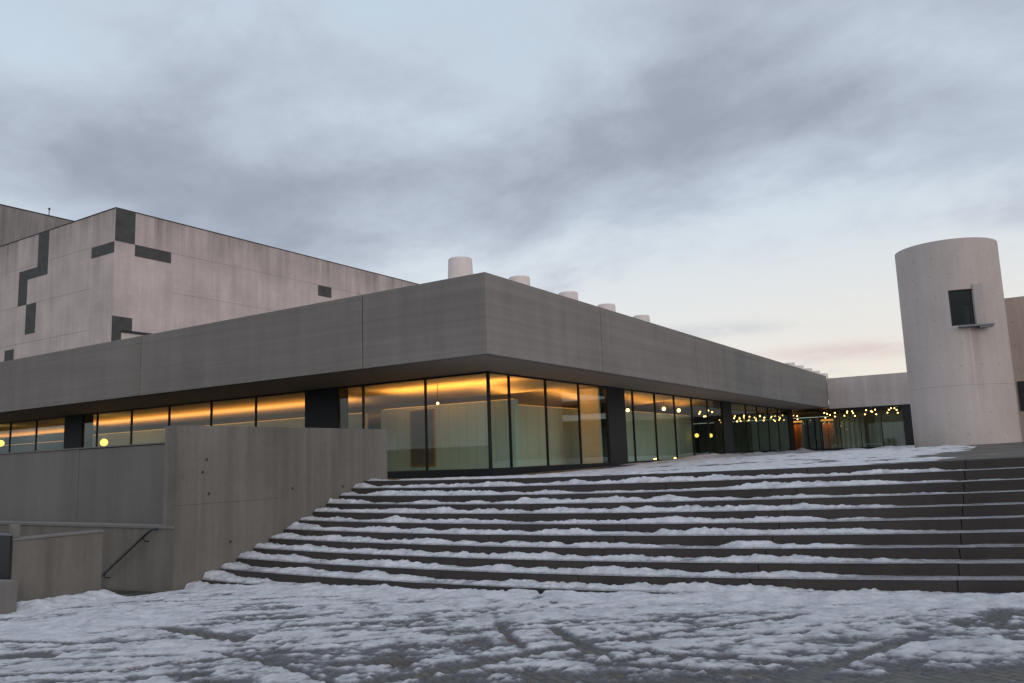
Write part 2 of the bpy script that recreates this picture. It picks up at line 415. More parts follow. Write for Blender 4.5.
# ------------------------------------------------------------------ staircase
def staircase():
    t = thing('wide_staircase', (-5, 11, -1.9), 'broad curved flight of dark concrete steps covered with snow, leading up to the glass pavilion', 'staircase')
    for k in range(1, 14):
        mb = MB()
        xj = sorted([-1.14, -3.76-.009*(k-1), -6.37-.029*(k-1), -8.87-.062*(k-1), -11.6-.07*(k-1), 2.0, 4.9, 8.2, 11.2])
        cuts = [XL]+xj+[XR]
        for a, b in zip(cuts[:-1], cuts[1:]):
            a2 = a + (.006 if a > XL else 0); b2 = b - (.006 if b < XR else 0)
            n = max(2, int((b2-a2)/.45)); rx = random.uniform(-.004, .004); rz = random.uniform(-.002, .002)
            X = np.linspace(a2, b2, n+1)
            Y, Z = stair(k, X); Y = Y+rx; Z = Z+rz
            D = 1.3 if k == 1 else .62
            c = .012
            vs = []; fs = []
            for i in range(n+1):
                vs += [(X[i], Y[i], Z[i]-H-.03), (X[i], Y[i], Z[i]-c), (X[i], Y[i]+c, Z[i]), (X[i], Y[i]+D, Z[i]), (X[i], Y[i]+D, Z[i]-H-.03)]
            for i in range(n):
                p = i*5; q = p+5
                for s in range(5):
                    u = (s+1) % 5; fs.append((p+s, q+s, q+u, p+u)[::-1] if False else (p+s, q+s, q+u, p+u))
            fs.append((0,1,2,3,4)); fs.append(tuple(n*5+i for i in range(5))[::-1])
            mb.add(vs, fs)
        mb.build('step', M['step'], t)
    return t
staircase()

# ------------------------------------------------------------------ the glazed pavilion
GX, GY = -15.35, 22.43        # glass planes
FX, FY = -12.70, 18.56        # fascia planes
ZS, ZT = 3.36, 5.68           # soffit, fascia top
YE, XW = 80., -62.            # far ends
YW = 62.5                     # the wing across the end of the plaza
def pavilion():
    t = thing('glass_pavilion', (GX, GY, -.15), 'low pavilion with a deep overhanging grey concrete fascia above lit floor to ceiling glass', 'building')
    # fascia panels with open joints
    for a, b in zip([FX, -17.4, -29.05, -40.8, -52.5], [-17.4, -29.05, -40.8, -52.5, XW]):
        x1 = a if a == FX else a-.018; MB().box(b+.018, x1, FY, FY+.3, ZS-.02, ZT).build('fascia_panel', M['fascia'], t, bevel=.012)
    for a, b in zip([FY+.302, 25.77, 35.31, 45.2, 54.], [25.77, 35.31, 45.2, 54., YW-.02]):
        y0 = a if a < 19 else a+.018; MB().box(FX-.3, FX-.002, y0, b-.018, ZS-.02, ZT-.002).build('fascia_panel', M['fascia'], t, bevel=.012)
    MB().box(XW, FX-.31, FY+.31, FY+.34, ZS, ZT-.05).box(FX-.34, FX-.31, FY+.35, YW, ZS, ZT-.05).build('joint_backing', M['dmetal'], t)
    rf = MB().box(XW, FX-.36, FY+.36, YE, 4.9, 5.3).build('roof', M['roof'], t)
    # truncated cone skylights in a row on the roof
    for y in (21.0, 24.62, 28.3, 31.75, 35.5, 62.9, 65.6, 68.5, 71.3, 74.3):
        h = 6.96 if y < 36 else 6.92
        MB().lathe((-15.35, y+.02, 5.3), [(.46,0),(.39,h-5.3-.03),(.375,h-5.3)], 28).build('roof_vent', M['vent'], rf, smooth=False)
    # soffit outside, ceiling inside
    MB().box(XW, FX-.302, FY+.302, GY-.02, ZS, ZS+.2).box(GX+.02, FX-.302, GY-.018, YW, ZS, ZS+.2).build('soffit', M['soffit'], t)
    ce = MB().box(XW, GX+.015, GY-.015, YE, ZS+.04, ZS+.24).build('ceiling', M['ceiling'], t)
    for y in (28.2, 34.6, 41.0, 47.4):            # shallow ridged coffers, and wedges running out to the glass
        MB().add([(XW,y-2.7,ZS+.038),(GX-2.2,y-2.7,ZS+.038),(GX-.4,y,ZS+.038),(GX-2.2,y+2.7,ZS+.038),(XW,y+2.7,ZS+.038),(XW,y,ZS-.26),(GX-3.0,y,ZS-.26)],
                 [(0,5,6,1),(1,6,2),(2,6,3),(3,6,5,4),(0,4,5),(0,1,2,3,4)]).build('ceiling_coffer', M['ceiling'], ce)
    MB().box(XW, GX+.01, GY-.01, YE, -.2, .1).build('floor', M['floor'], t)
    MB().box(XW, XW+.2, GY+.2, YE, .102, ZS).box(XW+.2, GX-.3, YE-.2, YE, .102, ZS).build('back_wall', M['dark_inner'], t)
    # piers
    for a, b in ((-22.25,-24.04), (-39.69,-41.32), (-57.,-58.7)):
        MB().box(b, a, GY-.06, GY+.5, -.3, ZS-.001).build('pier', M['pier'], t)
    for a, b in ((31.29,33.03), (46.32,47.96), (61.2,62.45)):
        MB().box(GX-.5, GX+.06, a, b, -.3, ZS-.001).build('pier', M['pier'], t)
    # base rail and head rail
    MB().box(XW, GX+.05, GY-.05, GY+.1, -.3, .12).box(GX-.1, GX+.045, GY+.11, YW, -.3, .13).build('base_rail', M['steel'], t)
    MB().box(XW, GX+.02, GY-.03, GY+.05, ZS-.07, ZS-.002).box(GX-.05, GX+.02, GY+.06, YW, ZS-.07, ZS-.002).build('head_rail', M['steel'], t)
    def panes_l(xs):
        for a, b in zip(xs[:-1], xs[1:]):
            p = MB().box(b+.012, a-.012, GY, GY+.012, .121, ZS-.071).build('window_pane', M['glass'], t)
            MB().box(b-.025, b+.025, GY-.035, GY+.06, .121, ZS-.071).build('mullion', M['steel'], p)
    def panes_r(ys):
        for a, b in zip(ys[:-1], ys[1:]):
            p = MB().box(GX-.012, GX, a+.012, b-.012, .131, ZS-.071).build('window_pane', M['glass'], t)
            MB().box(GX-.06, GX+.035, b-.022, b+.022, .131, ZS-.071).build('mullion', M['steel'], p)
    panes_l([GX-.03, -18.05, -21.01, -22.25]); panes_l([-24.04,-26.97,-29.83,-32.78,-35.65,-38.49,-39.69])
    panes_l([-41.32,-44.11,-46.79,-49.6,-52.4,-55.2,-57.])
    panes_r([GY+.03, 23.71, 26.21, 28.81, 31.29]); panes_r([33.03,33.99,36.51,39.0,41.46,43.9,46.32]); panes_r([47.96,50.92,53.4,55.9,58.4,61.2])
    MB().box(GX-.05, GX+.04, GY-.04, GY+.05, .125, ZS-.072).build('corner_mullion', M['steel'], t)
    return t
pavilion()

# interior partitions with cove lamps that light the ceiling
def area(x, y, z, sx, sy, power, col=(1,.36,.07), rot=(math.pi,0,0)):
    l = bpy.data.lights.new('cove_lamp', 'AREA'); l.shape = 'RECTANGLE'; l.size = sx; l.size_y = sy; l.energy = power; l.color = col
    o = bpy.data.objects.new('cove_lamp', l); COL.objects.link(o); o.location = (x, y, z); o.rotation_euler = rot
    return o
def partition(x0, x1, y0, y1, top, label, lamp, n_lamp=1, mat='inner', panels=0):
    cx, cy = (x0+x1)/2, (y0+y1)/2
    t = thing('partition_wall', (cx, cy, .1), label, 'partition', 'partition walls inside the glass pavilion')
    long_x = abs(x1-x0) > abs(y1-y0)
    lp = MB()
    if long_x: lp.box(x0+.1, x1-.1, cy-.05, cy+.05, top+.002, top+.03)
    else: lp.box(cx-.05, cx+.05, y0+.1, y1-.1, top+.002, top+.03)
    lp.build('cove_strip', M['cove'], t)
    L = area(cx, cy, top+.06, abs(x1-x0)*.95 if long_x else .6, .6 if long_x else abs(y1-y0)*.95, lamp)
    L.parent = t; L.location = (0, 0, top+.06-.1)
    j = MB()
    if panels:                    # joints between the wall boards
        for i in range(1, panels):
            if long_x:
                x = x0+(x1-x0)*i/panels; j.box(x-.012, x+.012, y0-.004, y0+.01, .11, top-.01)
            else:
                y = y0+(y1-y0)*i/panels; j.box(x1-.01, x1+.004, y-.012, y+.012, .11, top-.01)
    MB().box(x0, x1, y0, y1, .102, top).build('wall_panel', M[mat], t, marks=(j, M['joint']))
    return t
partition(-22.9, -16.3, 25.5, 25.75, 2.62, 'pale green partition behind the glass left of the pavilion corner', 150, panels=15)
partition(-47., -24.6, 26.3, 26.55, 2.62, 'long partition behind the left glass, between the two black piers', 260, panels=18)
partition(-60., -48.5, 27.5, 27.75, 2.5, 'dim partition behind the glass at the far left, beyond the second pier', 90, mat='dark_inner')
partition(-18.2, -17.95, 26.2, 34.6, 2.62, 'pale partition behind the right glass, between the corner and the first pier', 85, panels=9)
partition(-17.6, -17.35, 36.2, 46.6, 2.62, 'pale partition behind the right glass, between the two right piers', 70, panels=11)
partition(-50., -20., 36., 36.25, 2.4, 'long low partition added unseen behind the other ones to carry an extra ceiling uplight', 380)  # unseen wall and lamp added to spread the glow over the ceiling

def screen():
    t = thing('end_wall', (-16.8, 31.1, .1), 'warm lit plaster wall section behind the glass just left of the first right pier', 'wall')
    MB().box(-16.55, -15.6, 31.05, 31.2, .102, 3.3).build('wall_panel', M['ceiling'], t)
    L = area(-16.1, 30.4, 3.25, .8, .2, 9, rot=(R(25),0,0)); L.parent = t; L.location = (.7, -.7, 3.15)
screen()
def picture():
    t = thing('framed_picture', (-20.6, 25.46, .33), 'narrow dark framed picture hung on the pale green partition left of the corner', 'picture')
    MB().box(-21.23,-20.10,25.44,25.49,.30,2.44).build('picture_board', M['wall_light'], t)
    f = MB(); f.box(-21.29,-21.231,25.43,25.49,.24,2.50).box(-20.099,-20.04,25.43,25.49,.24,2.50).box(-21.23,-20.1,25.43,25.49,.24,.299).box(-21.23,-20.1,25.43,25.49,2.441,2.5)
    f.build('picture_frame', M['timber'], t)
picture()

# ------------------------------------------------------------------ wing across the end of the plaza
def wing():
    t = thing('concrete_wing', (-8, YW, .25), 'low concrete wing with a glazed front behind the plaza, left of the round tower', 'building')
    MB().box(FX+.002, -.2, YW, YW+.35, 3.27, 5.5).build('fascia_panel', M['wing'], t, bevel=.012)
    MB().box(FX-.3, 12, YW+.36, YW+16, 5.0, 5.3).build('roof', M['roof'], t)
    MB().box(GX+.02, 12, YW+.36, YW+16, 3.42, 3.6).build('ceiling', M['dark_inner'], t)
    MB().box(GX+.012, 12, YW+.36, YW+16, 0, .18).build('floor', M['floor'], t)
    MB().box(GX+.1, 12, YW+12, YW+12.2, .182, 3.41).build('back_wall', M['inner'], t)
    MB().box(-7.85, -6.3, YW+.05, YW+.5, .0, 3.268).build('pier', M['pier'], t)
    MB().box(FX-2.6, -7.86, YW+.1, YW+.3, .0, .42).build('base_rail', M['steel'], t)
    MB().box(FX-2.6, -7.86, YW+.1, YW+.3, 3.18, 3.266).build('head_rail', M['steel'], t)
    xs = [-15.2, -13.5, -12.1, -10.7, -9.3, -7.87]
    for a, b in zip(xs[:-1], xs[1:]):
        p = MB().box(a+.012, b-.012, YW+.2, YW+.212, .421, 3.179).build('window_pane', M['glass'], t)
        MB().box(b-.02, b+.02, YW+.16, YW+.25, .421, 3.179).build('mullion', M['steel'], p)
wing()
def curtain(x0, x1, y, label):
    mb = MB(); n = int((x1-x0)/.12); vs = []; fs = []
    for i in range(n+1):
        x = x0+(x1-x0)*i/n; yy = y+.05*math.sin(i*2.1)+random.uniform(-.015,.015)
        vs += [(x, yy, .2), (x, yy, 3.0), (x, yy+.02, .2), (x, yy+.02, 3.0)]
    for i in range(n):
        p = i*4; q = p+4; fs += [(p,q,q+1,p+1), (p+2,p+3,q+3,q+2), (p+1,q+1,q+3,p+3)]
    mb.add(vs, fs); o = mb.build('curtain', M['inner'], None, smooth=False)
    tag(o, label, 'curtain', 'curtains inside the wing')
curtain(-13.9, -11.6, 69.5, 'pale folded curtain inside the wing near its inner corner')
curtain(-10.8, -8.0, 69.5, 'pale folded curtain inside the wing beside the round tower')

# chandeliers and lamps
def chandelier_proto(loc, label, zc):
    t = thing('chandelier', loc, label, 'chandelier', 'chandeliers hanging in the foyer')
    x, y, z = loc
    MB().tube([(x,y,z),(x,y,zc)], .015, 6).build('rod', M['dmetal'], t)
    arms = MB(); pts = [(.42,.1,-.03),(-.38,.16,.04),(.05,-.4,-.3),(-.12,.36,-.26),(.30,-.26,.06),(-.30,-.24,-.10)]
    for p in pts: arms.tube([(x,y,z),(x+p[0],y+p[1],z+p[2])], .01, 6)
    arms.build('arms', M['dmetal'], t)
    for p in pts: MB().sphere((x+p[0],y+p[1],z+p[2]), .044, 12, 8).build('bulb', M['bulb'], t)
    return t
def copy_tree(o, parent=None):
    c = o.copy(); COL.objects.link(c)
    if parent: c.parent = parent; c.matrix_parent_inverse = o.matrix_parent_inverse.copy()
    for ch in list(o.children): copy_tree(ch, c)
    return c
def chandeliers():
    spots = [(-17.5,49.6,2.95,'chandelier just right of the second right pier, nearest of the foyer row'),
             (-17.5,54.6,2.75,'chandelier low in the foyer, second from the second right pier'),
             (-17.4,57.5,2.85,'chandelier in the middle of the right foyer glass'),
             (-17.5,61.3,2.95,'chandelier close before the inner corner, left of the timber doors'),
             (-17.2,65.0,3.0,'chandelier above the left timber door at the inner corner'),
             (-16.2,66.3,3.05,'chandelier right above the inner corner of the foyer'),
             (-13.4,66,3.08,'leftmost chandelier behind the front glass of the wing'),
             (-12.0,66,3.1,'second chandelier from the left behind the front glass of the wing'),
             (-10.5,66,3.12,'third chandelier from the left behind the front glass of the wing'),
             (-9.0,66,3.15,'rightmost chandelier in the wing, next to its black end pier')]
    x, y, z, l = spots[0]
    proto = chandelier_proto((x,y,z), l, ZS+.03)
    for x, y, z, l in spots[1:]:
        c = copy_tree(proto); c.location = (x,y,z); c.rotation_euler = (0,0,random.uniform(0,6)); c['label'] = l
chandeliers()
def pendant(x, y, z, r, label, mat='bulb', zc=ZS+.03):
    t = thing('pendant_lamp', (x,y,z), label, 'pendant lamp', 'single pendant lamps inside the pavilion')
    MB().tube([(x,y,z+r),(x,y,zc)], .01, 6).build('cord', M['dmetal'], t)
    MB().sphere((x,y,z), r, 14, 8).build('globe', M[mat], t)
pendant(-17.1, 33.7, 2.37, .075, 'small pendant lamp seen just left of the first right pier')
pendant(-17.0, 37.0, 2.62, .085, 'small pendant lamp just right of the first right pier')
pendant(-17.1, 41.9, 2.86, .10, 'pendant lamp in the third pane right of the first right pier')
pendant(-17.1, 44.1, 2.84, .10, 'pendant lamp in the fourth pane right of the first right pier')
pendant(-16.9, 46.2, 1.43, .12, 'large low globe pendant left of the second right pier', 'globe')
pendant(-16.9, 48.6, 1.44, .12, 'large low globe pendant right beside the second right pier', 'globe')
pendant(-19.2, 24.6, 2.62, .05, 'tiny pendant lamp in front of the pale green partition')

def bench(x, y, label):
    t = thing('bench', (x, y, .2), label, 'bench', 'benches inside the wing')
    MB().box(x-.8, x+.8, y-.2, y+.2, .60, .66).build('seat', M['vent'], t)
    for sx in (-.72, .72): MB().box(x+sx-.04, x+sx+.04, y-.18, y+.18, .19, .599).build('leg', M['vent'], t)
bench(-12.3, 64.2, 'pale bench inside the wing near the inner corner')
bench(-10.0, 64.2, 'pale bench in the middle of the wing behind the glass')
for i, (yy, lab) in enumerate(((37.2, 'floor light at the foot of the glass, nearest the first right pier'), (39.8, 'middle floor light of the three at the foot of the right glass'), (42.6, 'floor light at the foot of the glass, nearest the second right pier'))):
    t = thing('floor_light', (-15.75, yy, .1), lab, 'floor light', 'floor lights behind the right glass')
    MB().lathe((-15.75, yy, .1), [(.16,.002),(.16,.06),(.13,.07)], 16).build('housing', M['dmetal'], t)
    MB().lathe((-15.75, yy, .17), [(.12,.002),(.10,.03),(.04,.05)], 16).build('lens', M['bulb'], t)

def door(x0, x1, y, label):
    t = thing('timber_door', ((x0+x1)/2, y, .2), label, 'door', 'timber doors at the inner corner')
    MB().box(x0, x1, y, y+.06, .2, 2.5).build('door_leaf', M['timber'], t)
    MB().box(x0-.08, x0-.001, y-.02, y+.08, .2, 2.6).box(x1+.001, x1+.08, y-.02, y+.08, .2, 2.6).box(x0, x1, y-.02, y+.08, 2.501, 2.6).build('door_frame', M['dmetal'], t)
    MB().box((x0+x1)/2-.5, (x0+x1)/2+.5, y-.14, y-.03, 2.66, 2.80).build('lamp_shade', M['cove'], t)
    L = area((x0+x1)/2, y-.5, 2.9, .7, .3, 8, rot=(R(25),0,0)); L.parent = t; L.location = (0, -.5, 2.7)
door(-17.5, -16.6, 70.5, 'left lit timber door deep in the foyer at the inner corner')
door(-15.0, -14.1, 70.5, 'right lit timber door deep in the foyer at the inner corner')

# ------------------------------------------------------------------ white block behind
def white_block():
    X0, Y0, ZT_ = -56.95, 34.0, 20.32
    t = thing('white_block', (X0, Y0, 0), 'tall windowless white building with scattered dark grey panels, behind the pavilion roof', 'building')
    MB().box(-86.05, X0+.05, Y0-.05, 84, ZT_+.002, ZT_+.06).build('coping', M['dmetal'], t)
    e = .025
    P = lambda *b: MB().box(*b).build('dark_panel', M['dark_panel'], t)
    def right(y0, y1, z0, z1): P(X0-.1, X0+e, y0, y1, z0, z1)
    def left(x0, x1, z0, z1): P(x0, x1, Y0-e, Y0+.1, z0, z1)
    right(Y0+.001, 35.6, 17.8, ZT_-.03); right(35.65, 38.75, 16.9, 17.8); right(Y0+.001, 35.6, 11.95, 12.02+.0) if False else None
    right(Y0+.001, 35.6, 11.05, 12.03); right(Y0+.001, 34.75, 8.5, 11.048); right(54.65, 56.4, 16.72, 17.74)
    left(X0-3.05, X0-.03, 16.88, 17.73)
    left(-67.95, -66.35, 17.49, 20.28); left(-70.82, -66.35, 16.65, 17.488); left(-70.82, -69.43, 14.55, 16.648)
    left(-69.42, -67.88, 12.0, 14.5); left(-72.55, -71.07, 9.5, 10.97)
    # recessed window strip half hidden by the fascia
    w = MB().box(X0-.05, X0+.03, 34.8, 38.2, 9.0, 10.85).build('window', M['tower'], t)
    MB().box(X0-.05, X0+.12, 34.77, 38.3, 10.852, 11.03).build('window_head', M['dmetal'], w)
    # formwork joints
    j = MB()
    for z in (17.77, 14.52, 11.3):
        j.box(X0-.01, X0+.006, 38.8, 84, z-.012, z+.012); j.box(-86, X0-3.1, Y0-.006, Y0+.01, z-.012, z+.012)
    MB().box(-86, X0, Y0, 84, -.5, ZT_).build('wall', M['white'], t, marks=(j, M['brown_block']))
white_block()
def brown_block():
    t = thing('brown_block', (-88, 47.8, 0), 'taller brownish building at the far left edge, behind the white building', 'building')
    MB().box(-110, -88, 30, 100, -.5, 28.4).build('wall', M['brown_block'], t)
    MB().box(-110.05, -87.95, 29.95, 100, 28.402, 28.5).build('coping', M['dmetal'], t)
    MB().tube([(-88.3,45.1,28.5),(-88.3,45.1,29.3)], .05, 6).sphere((-88.3,45.1,29.3), .13, 8, 6).build('roof_antenna', M['dmetal'], t)
brown_block()

# ------------------------------------------------------------------ round tower
def tower():
    cx, cy, r = -2.47, 37.15, 1.87
    # axis through the middle of the drum; radius from its apparent width
    z0, zt = .0, 8.33
    t = thing('round_tower', (cx, cy, .25), 'round pale concrete tower with one small square opening, beside the steps', 'tower')
    # angles seen from the plaza: opening spans these
    aim = math.atan2(-cy, -cx)                     # direction from axis to the camera side
    a0, a1 = aim - R(7.5), aim + R(17.5)
    a0, a1 = OPEN
    zb, zo = 4.90, 6.30
    n = 120; mb = MB()
    angs = sorted([a0, a1] + [a0 + (2*math.pi)*i/n for i in range(1, n) if a0 + 2*math.pi*i/n > a1+.01] + [a0+(a1-a0)*i/6 for i in range(1,6)])
    zs = [z0, 2.60, 2.62, zb, zo, zt]
    th = .22
    m = len(angs)
    vs = []; fs = []
    for rr in (r, r-th):
        for z in zs:
            for a in angs: vs.append((cx+rr*math.cos(a), cy+rr*math.sin(a), z))
    def vid(s, j, i): return s*len(zs)*m + j*m + (i % m)
    i_open = set(i for i in range(m) if angs[i] >= a0-1e-6 and angs[(i+1)%m] <= a1+1e-6 and i+1 < m)
    jo = zs.index(zb)
    for j in range(len(zs)-1):
        for i in range(m):
            if j == jo and i in i_open: continue
            fs.append((vid(0,j,i), vid(0,j,i+1), vid(0,j+1,i+1), vid(0,j+1,i)))
            fs.append((vid(1,j,i), vid(1,j+1,i), vid(1,j+1,i+1), vid(1,j,i+1)))
    for i in range(m): fs.append((vid(0,len(zs)-1,i), vid(0,len(zs)-1,i+1), vid(1,len(zs)-1,i+1), vid(1,len(zs)-1,i)))
    for i in i_open:
        fs.append((vid(0,jo,i), vid(0,jo,i+1), vid(1,jo,i+1), vid(1,jo,i)))
        fs.append((vid(0,jo+1,i), vid(1,jo+1,i), vid(1,jo+1,i+1), vid(0,jo+1,i+1)))
    ia, ib = min(i_open), max(i_open)+1
    fs.append((vid(0,jo,ia), vid(1,jo,ia), vid(1,jo+1,ia), vid(0,jo+1,ia)))
    fs.append((vid(0,jo,ib), vid(0,jo+1,ib), vid(1,jo+1,ib), vid(1,jo,ib)))
    mb.add(vs, fs); drum = mb
    # dark inside with a slab floor and a cylinder of plant
    MB().lathe((cx,cy,0), [(r-th-.02, 7.2), (r-th-.02, 7.3)], 40).build('roof_slab', M['wing'], t)
    MB().lathe((cx,cy,0), [(r-th-.02, zb-.25), (r-th-.02, zb-.02)], 40).build('floor_slab', M['wing'], t)
    am = (a0+a1)/2
    wx, wy = cx+(r-.14)*math.cos(am), cy+(r-.14)*math.sin(am); hw = r*math.sin((a1-a0)/2)
    tx, ty = -math.sin(am), math.cos(am); nx, ny = math.cos(am), math.sin(am)
    def slab(u0, u1, d0, d1, za, zc):               # box in the frame of the opening
        p = lambda u, d, z: (wx+tx*u+nx*d, wy+ty*u+ny*d, z)
        return [p(u0,d0,za), p(u1,d0,za), p(u1,d1,za), p(u0,d1,za)], [p(u0,d0,zc), p(u1,d0,zc), p(u1,d1,zc), p(u0,d1,zc)]
    w = MB().hexa(*[q[::-1] for q in slab(-hw, hw, -.02, .0, zb, zo)]).build('window', M['darkglass'], t)
    fr = MB()
    for b in ((-hw,-hw+.05,-.04,.03,zb,zo), (hw-.05,hw,-.04,.03,zb,zo), (-hw+.05,hw-.05,-.04,.03,zo-.05,zo), (-hw+.05,hw-.05,-.04,.03,zb,zb+.05)):
        fr.hexa(*[q[::-1] for q in slab(*b)])
    fr.build('window_frame', M['dmetal'], w)
    MB().lathe((wx-nx*.22+tx*.2, wy-ny*.22+ty*.2, zb+.01), [(.17,0),(.17,.75),(.1,.8)], 18).build('inner_drum', M['metal'], t)
    MB().hexa(*[q[::-1] for q in slab(-.5*hw, hw+.55, .10, .42, zb-.09, zb-.03)]).hexa(*[q[::-1] for q in slab(hw+.05, hw+.52, .08, .36, zb-.15, zb-.092)]).build('window_ledge', M['metal'], t)
    MB().hexa(*[q[::-1] for q in slab(hw+.01, hw+.34, .0, .16, zb-.02, zo+.16)]).build('side_panel', M['wing'], t)
    # formwork seam and tie holes
    seam = MB(); seam.lathe((cx,cy,0), [(r-.05,2.600),(r+.003,2.604),(r+.003,2.616),(r-.05,2.62)], 120); 
    th_ = seam
    for row, z in enumerate((.75, 1.55, 3.35, 4.2, 5.2, 6.1, 6.95, 7.65)):
        for c in range(16):
            a = aim + R(22.5)*c + R(4 if row % 2 else 0) + R(3)
            if 4.5 < z < 6.7 and (a0-.15 < a < a1+.45 or a0-.15 < a-2*math.pi < a1+.45): continue
            o = (cx+r*math.cos(a), cy+r*math.sin(a)); n_ = (math.cos(a), math.sin(a))
            th_.tube([(o[0]-n_[0]*.02, o[1]-n_[1]*.02, z), (o[0]+n_[0]*.004, o[1]+n_[1]*.004, z)],   .022, 8)
    drum.build('drum_wall', M['tower'], t, marks=(th_, M['brown_block']))
# opening angles on the drum: left edge and right edge as seen from the front
_aim = math.atan2(-37.15, 2.42)
OPEN = (_aim - R(1.5), _aim + R(24.5))
tower()

# ------------------------------------------------------------------ warm concrete building at the right edge
def right_block():
    t = thing('warm_block', (4, 40, 0), 'warm toned concrete building at the right edge, half hidden by the round tower', 'building')
    w = MB().box(-.56, 1.3, 39.97, 40.04, 1.66, 2.9).build('window', M['dmetal'], t)
    s = MB()
    for z in (1.74, 1.92, 2.10, 2.28): s.box(-.40, 1.25, 39.93, 39.965, z, z+.06)
    s.build('louvre_slat', M['wall_light'], w)
    h = MB()
    for z in (.6, 1.3, 3.4, 4.4, 5.4):
        for x in (-.45, .75, 1.95): h.tube([(x,40.01,z),(x,39.995,z)], .03, 10)
    MB().box(-1.6, 26, 40, 52, -.3, 6.46).build('wall', M['warm_wall'], t, marks=(h, M['brown_block']))
right_block()

# ------------------------------------------------------------------ walls at the left of the steps
def one(name, mb, mat, label, cat, group=None, bevel=.012):
    return tag(mb.build(name, M[mat], None, bevel=bevel), label, cat, group)
def walls():
    t = thing('stair_wall', (-15.55, 14, -2.2), 'big board marked concrete wall that closes the left side of the steps', 'wall')
    h = MB()
    for y, z in ((11.35,.35),(11.52,-.12),(11.45,.62),(13.9,-.12),(15.6,-.15),(12.1,-1.2)):
        h.tube([(-15.37,y,z),(-15.345,y,z)], .035, 10)
    h.box(-15.36,-15.3485,10.75,13.6,-.333,-.326)
    MB().box(-15.76, -15.35, 10.70, 17.33, -2.6, 1.355).build('wall', M['wall'], t, marks=(h, M['step']))
    t = thing('terrace_wall', (-22, 12.4, -1), 'smooth light grey concrete wall with a thin coping, left of the big stair wall', 'wall')
    MB().box(-21.9, -15.765, 12.3, 12.6, -1.2, 1.06).build('wall', M['wall_light'], t, bevel=.01)
    MB().box(-40, -21.93, 12.3, 12.6, -1.2, 1.075).build('wall', M['wall_light'], t, bevel=.01)
    MB().box(-40, -15.765, 12.27, 12.63, 1.077, 1.11).build('coping', M['wall_light'], t)
    t = thing('parapet_wall', (-20, 10.8, -2.2), 'dark low concrete parapet with a pale top and a handrail, in front of the light grey wall', 'wall')
    MB().box(-40, -15.352, 10.68, 10.698, -3.6, -.80).box(-40, -15.77, 10.70, 10.95, -3.6, -.80).build('wall', M['wall'], t)
    MB().box(-40, -15.352, 10.65, 10.698, -.798, -.735).box(-40, -15.77, 10.70, 11.0, -.798, -.735).build('coping', M['wall_light'], t, bevel=.008)
    hr = MB().tube([(-15.75,10.56,-.80),(-15.9,10.56,-.80),(-16.05,10.56,-.86),(-18.4,10.56,-2.24)], .028, 10).build('handrail', M['dmetal'], t, smooth=True)
    b = MB()
    for x in (-16.2, -17.6): 
        z = -.86-(-16.05-x)*.587; b.tube([(x,10.56,z-.03),(x,10.56,z-.1),(x,10.675,z-.12)], .012, 8)
    b.build('rail_bracket', M['dmetal'], hr)
    t = thing('low_wall', (-16.3, 8.8, -2), 'low concrete wall running away from the camera at the lower left', 'wall')
    MB().box(-16.5, -16.2, 7.925, 9.66, -3.4, -.79).build('wall', M['wall'], t, bevel=.012)
    MB().box(-16.52, -16.18, 7.915, 9.67, -.788, -.745).build('coping', M['wall_light'], t, bevel=.008)
    t = thing('metal_gate', (-17.2, 7.85, -1.6), 'dark grey metal gate panel at the lower left edge, beside the low wall', 'gate')
    MB().box(-18.4, -16.22, 7.86, 7.90, -1.62, -.69).build('gate_panel', M['dmetal'], t, bevel=.006)
    MB().box(-18.4, -16.21, 7.85, 7.91, -.688, -.655).build('gate_frame', M['metal'], t)
    tag(MB().box(-16.45, -16.29, 7.95, 8.08, -.744, -.50).build('gate_post', M['wall_light'], t, bevel=.01), None)
    mb = MB(); mb.hexa([(-18.6,7.3,-2.3),(-15.30,7.3,-2.3),(-15.30,7.6,-2.3),(-18.6,7.6,-2.3)], [(-18.6,7.3,-1.50),(-15.30,7.3,-1.40),(-15.30,7.6,-1.40),(-18.6,7.6,-1.50)])
    one('kerb_block', mb, 'wall_light', 'pale low concrete block in the lower left corner, in front of the metal gate', 'block')
    t = thing('stair_flight', (-17, 10.2, -2.1), 'narrow flight of concrete steps going down to the left behind the low wall', 'stairs')
    for i in range(8):
        MB().box(-16.3-.27*(i+1), -16.3-.27*i, 9.67, 10.67, -3.9, -2.06-.0-.16*i-.05).build('step', M['step'], t)
walls()
def globe_lamp(x, y, z, r, label):
    t = thing('globe_lamp', (x, y, .1), label, 'lamp', 'globe lamps inside the left glass')
    MB().tube([(x,y,.102),(x,y,z-r+.02)], .035, 10).build('pole', M['dmetal'], t)
    MB().sphere((x,y,z), r, 20, 12).build('globe', M['globe'], t, smooth=True)
    l = bpy.data.lights.new('globe_light', 'POINT'); l.energy = 12; l.color = (1,.6,.2); l.shadow_soft_size = r
    o = bpy.data.objects.new('globe_light', l); COL.objects.link(o); o.parent = t; o.location = (0,0,z-.1+r+.15)
globe_lamp(-51.1, 24, 2.38, .19, 'yellow glowing globe lamp at the left edge of the photo, behind the glass')
globe_lamp(-40.5, 24, 2.0, .19, 'yellow glowing globe lamp right of the second pier, peeping half hidden over the wall')

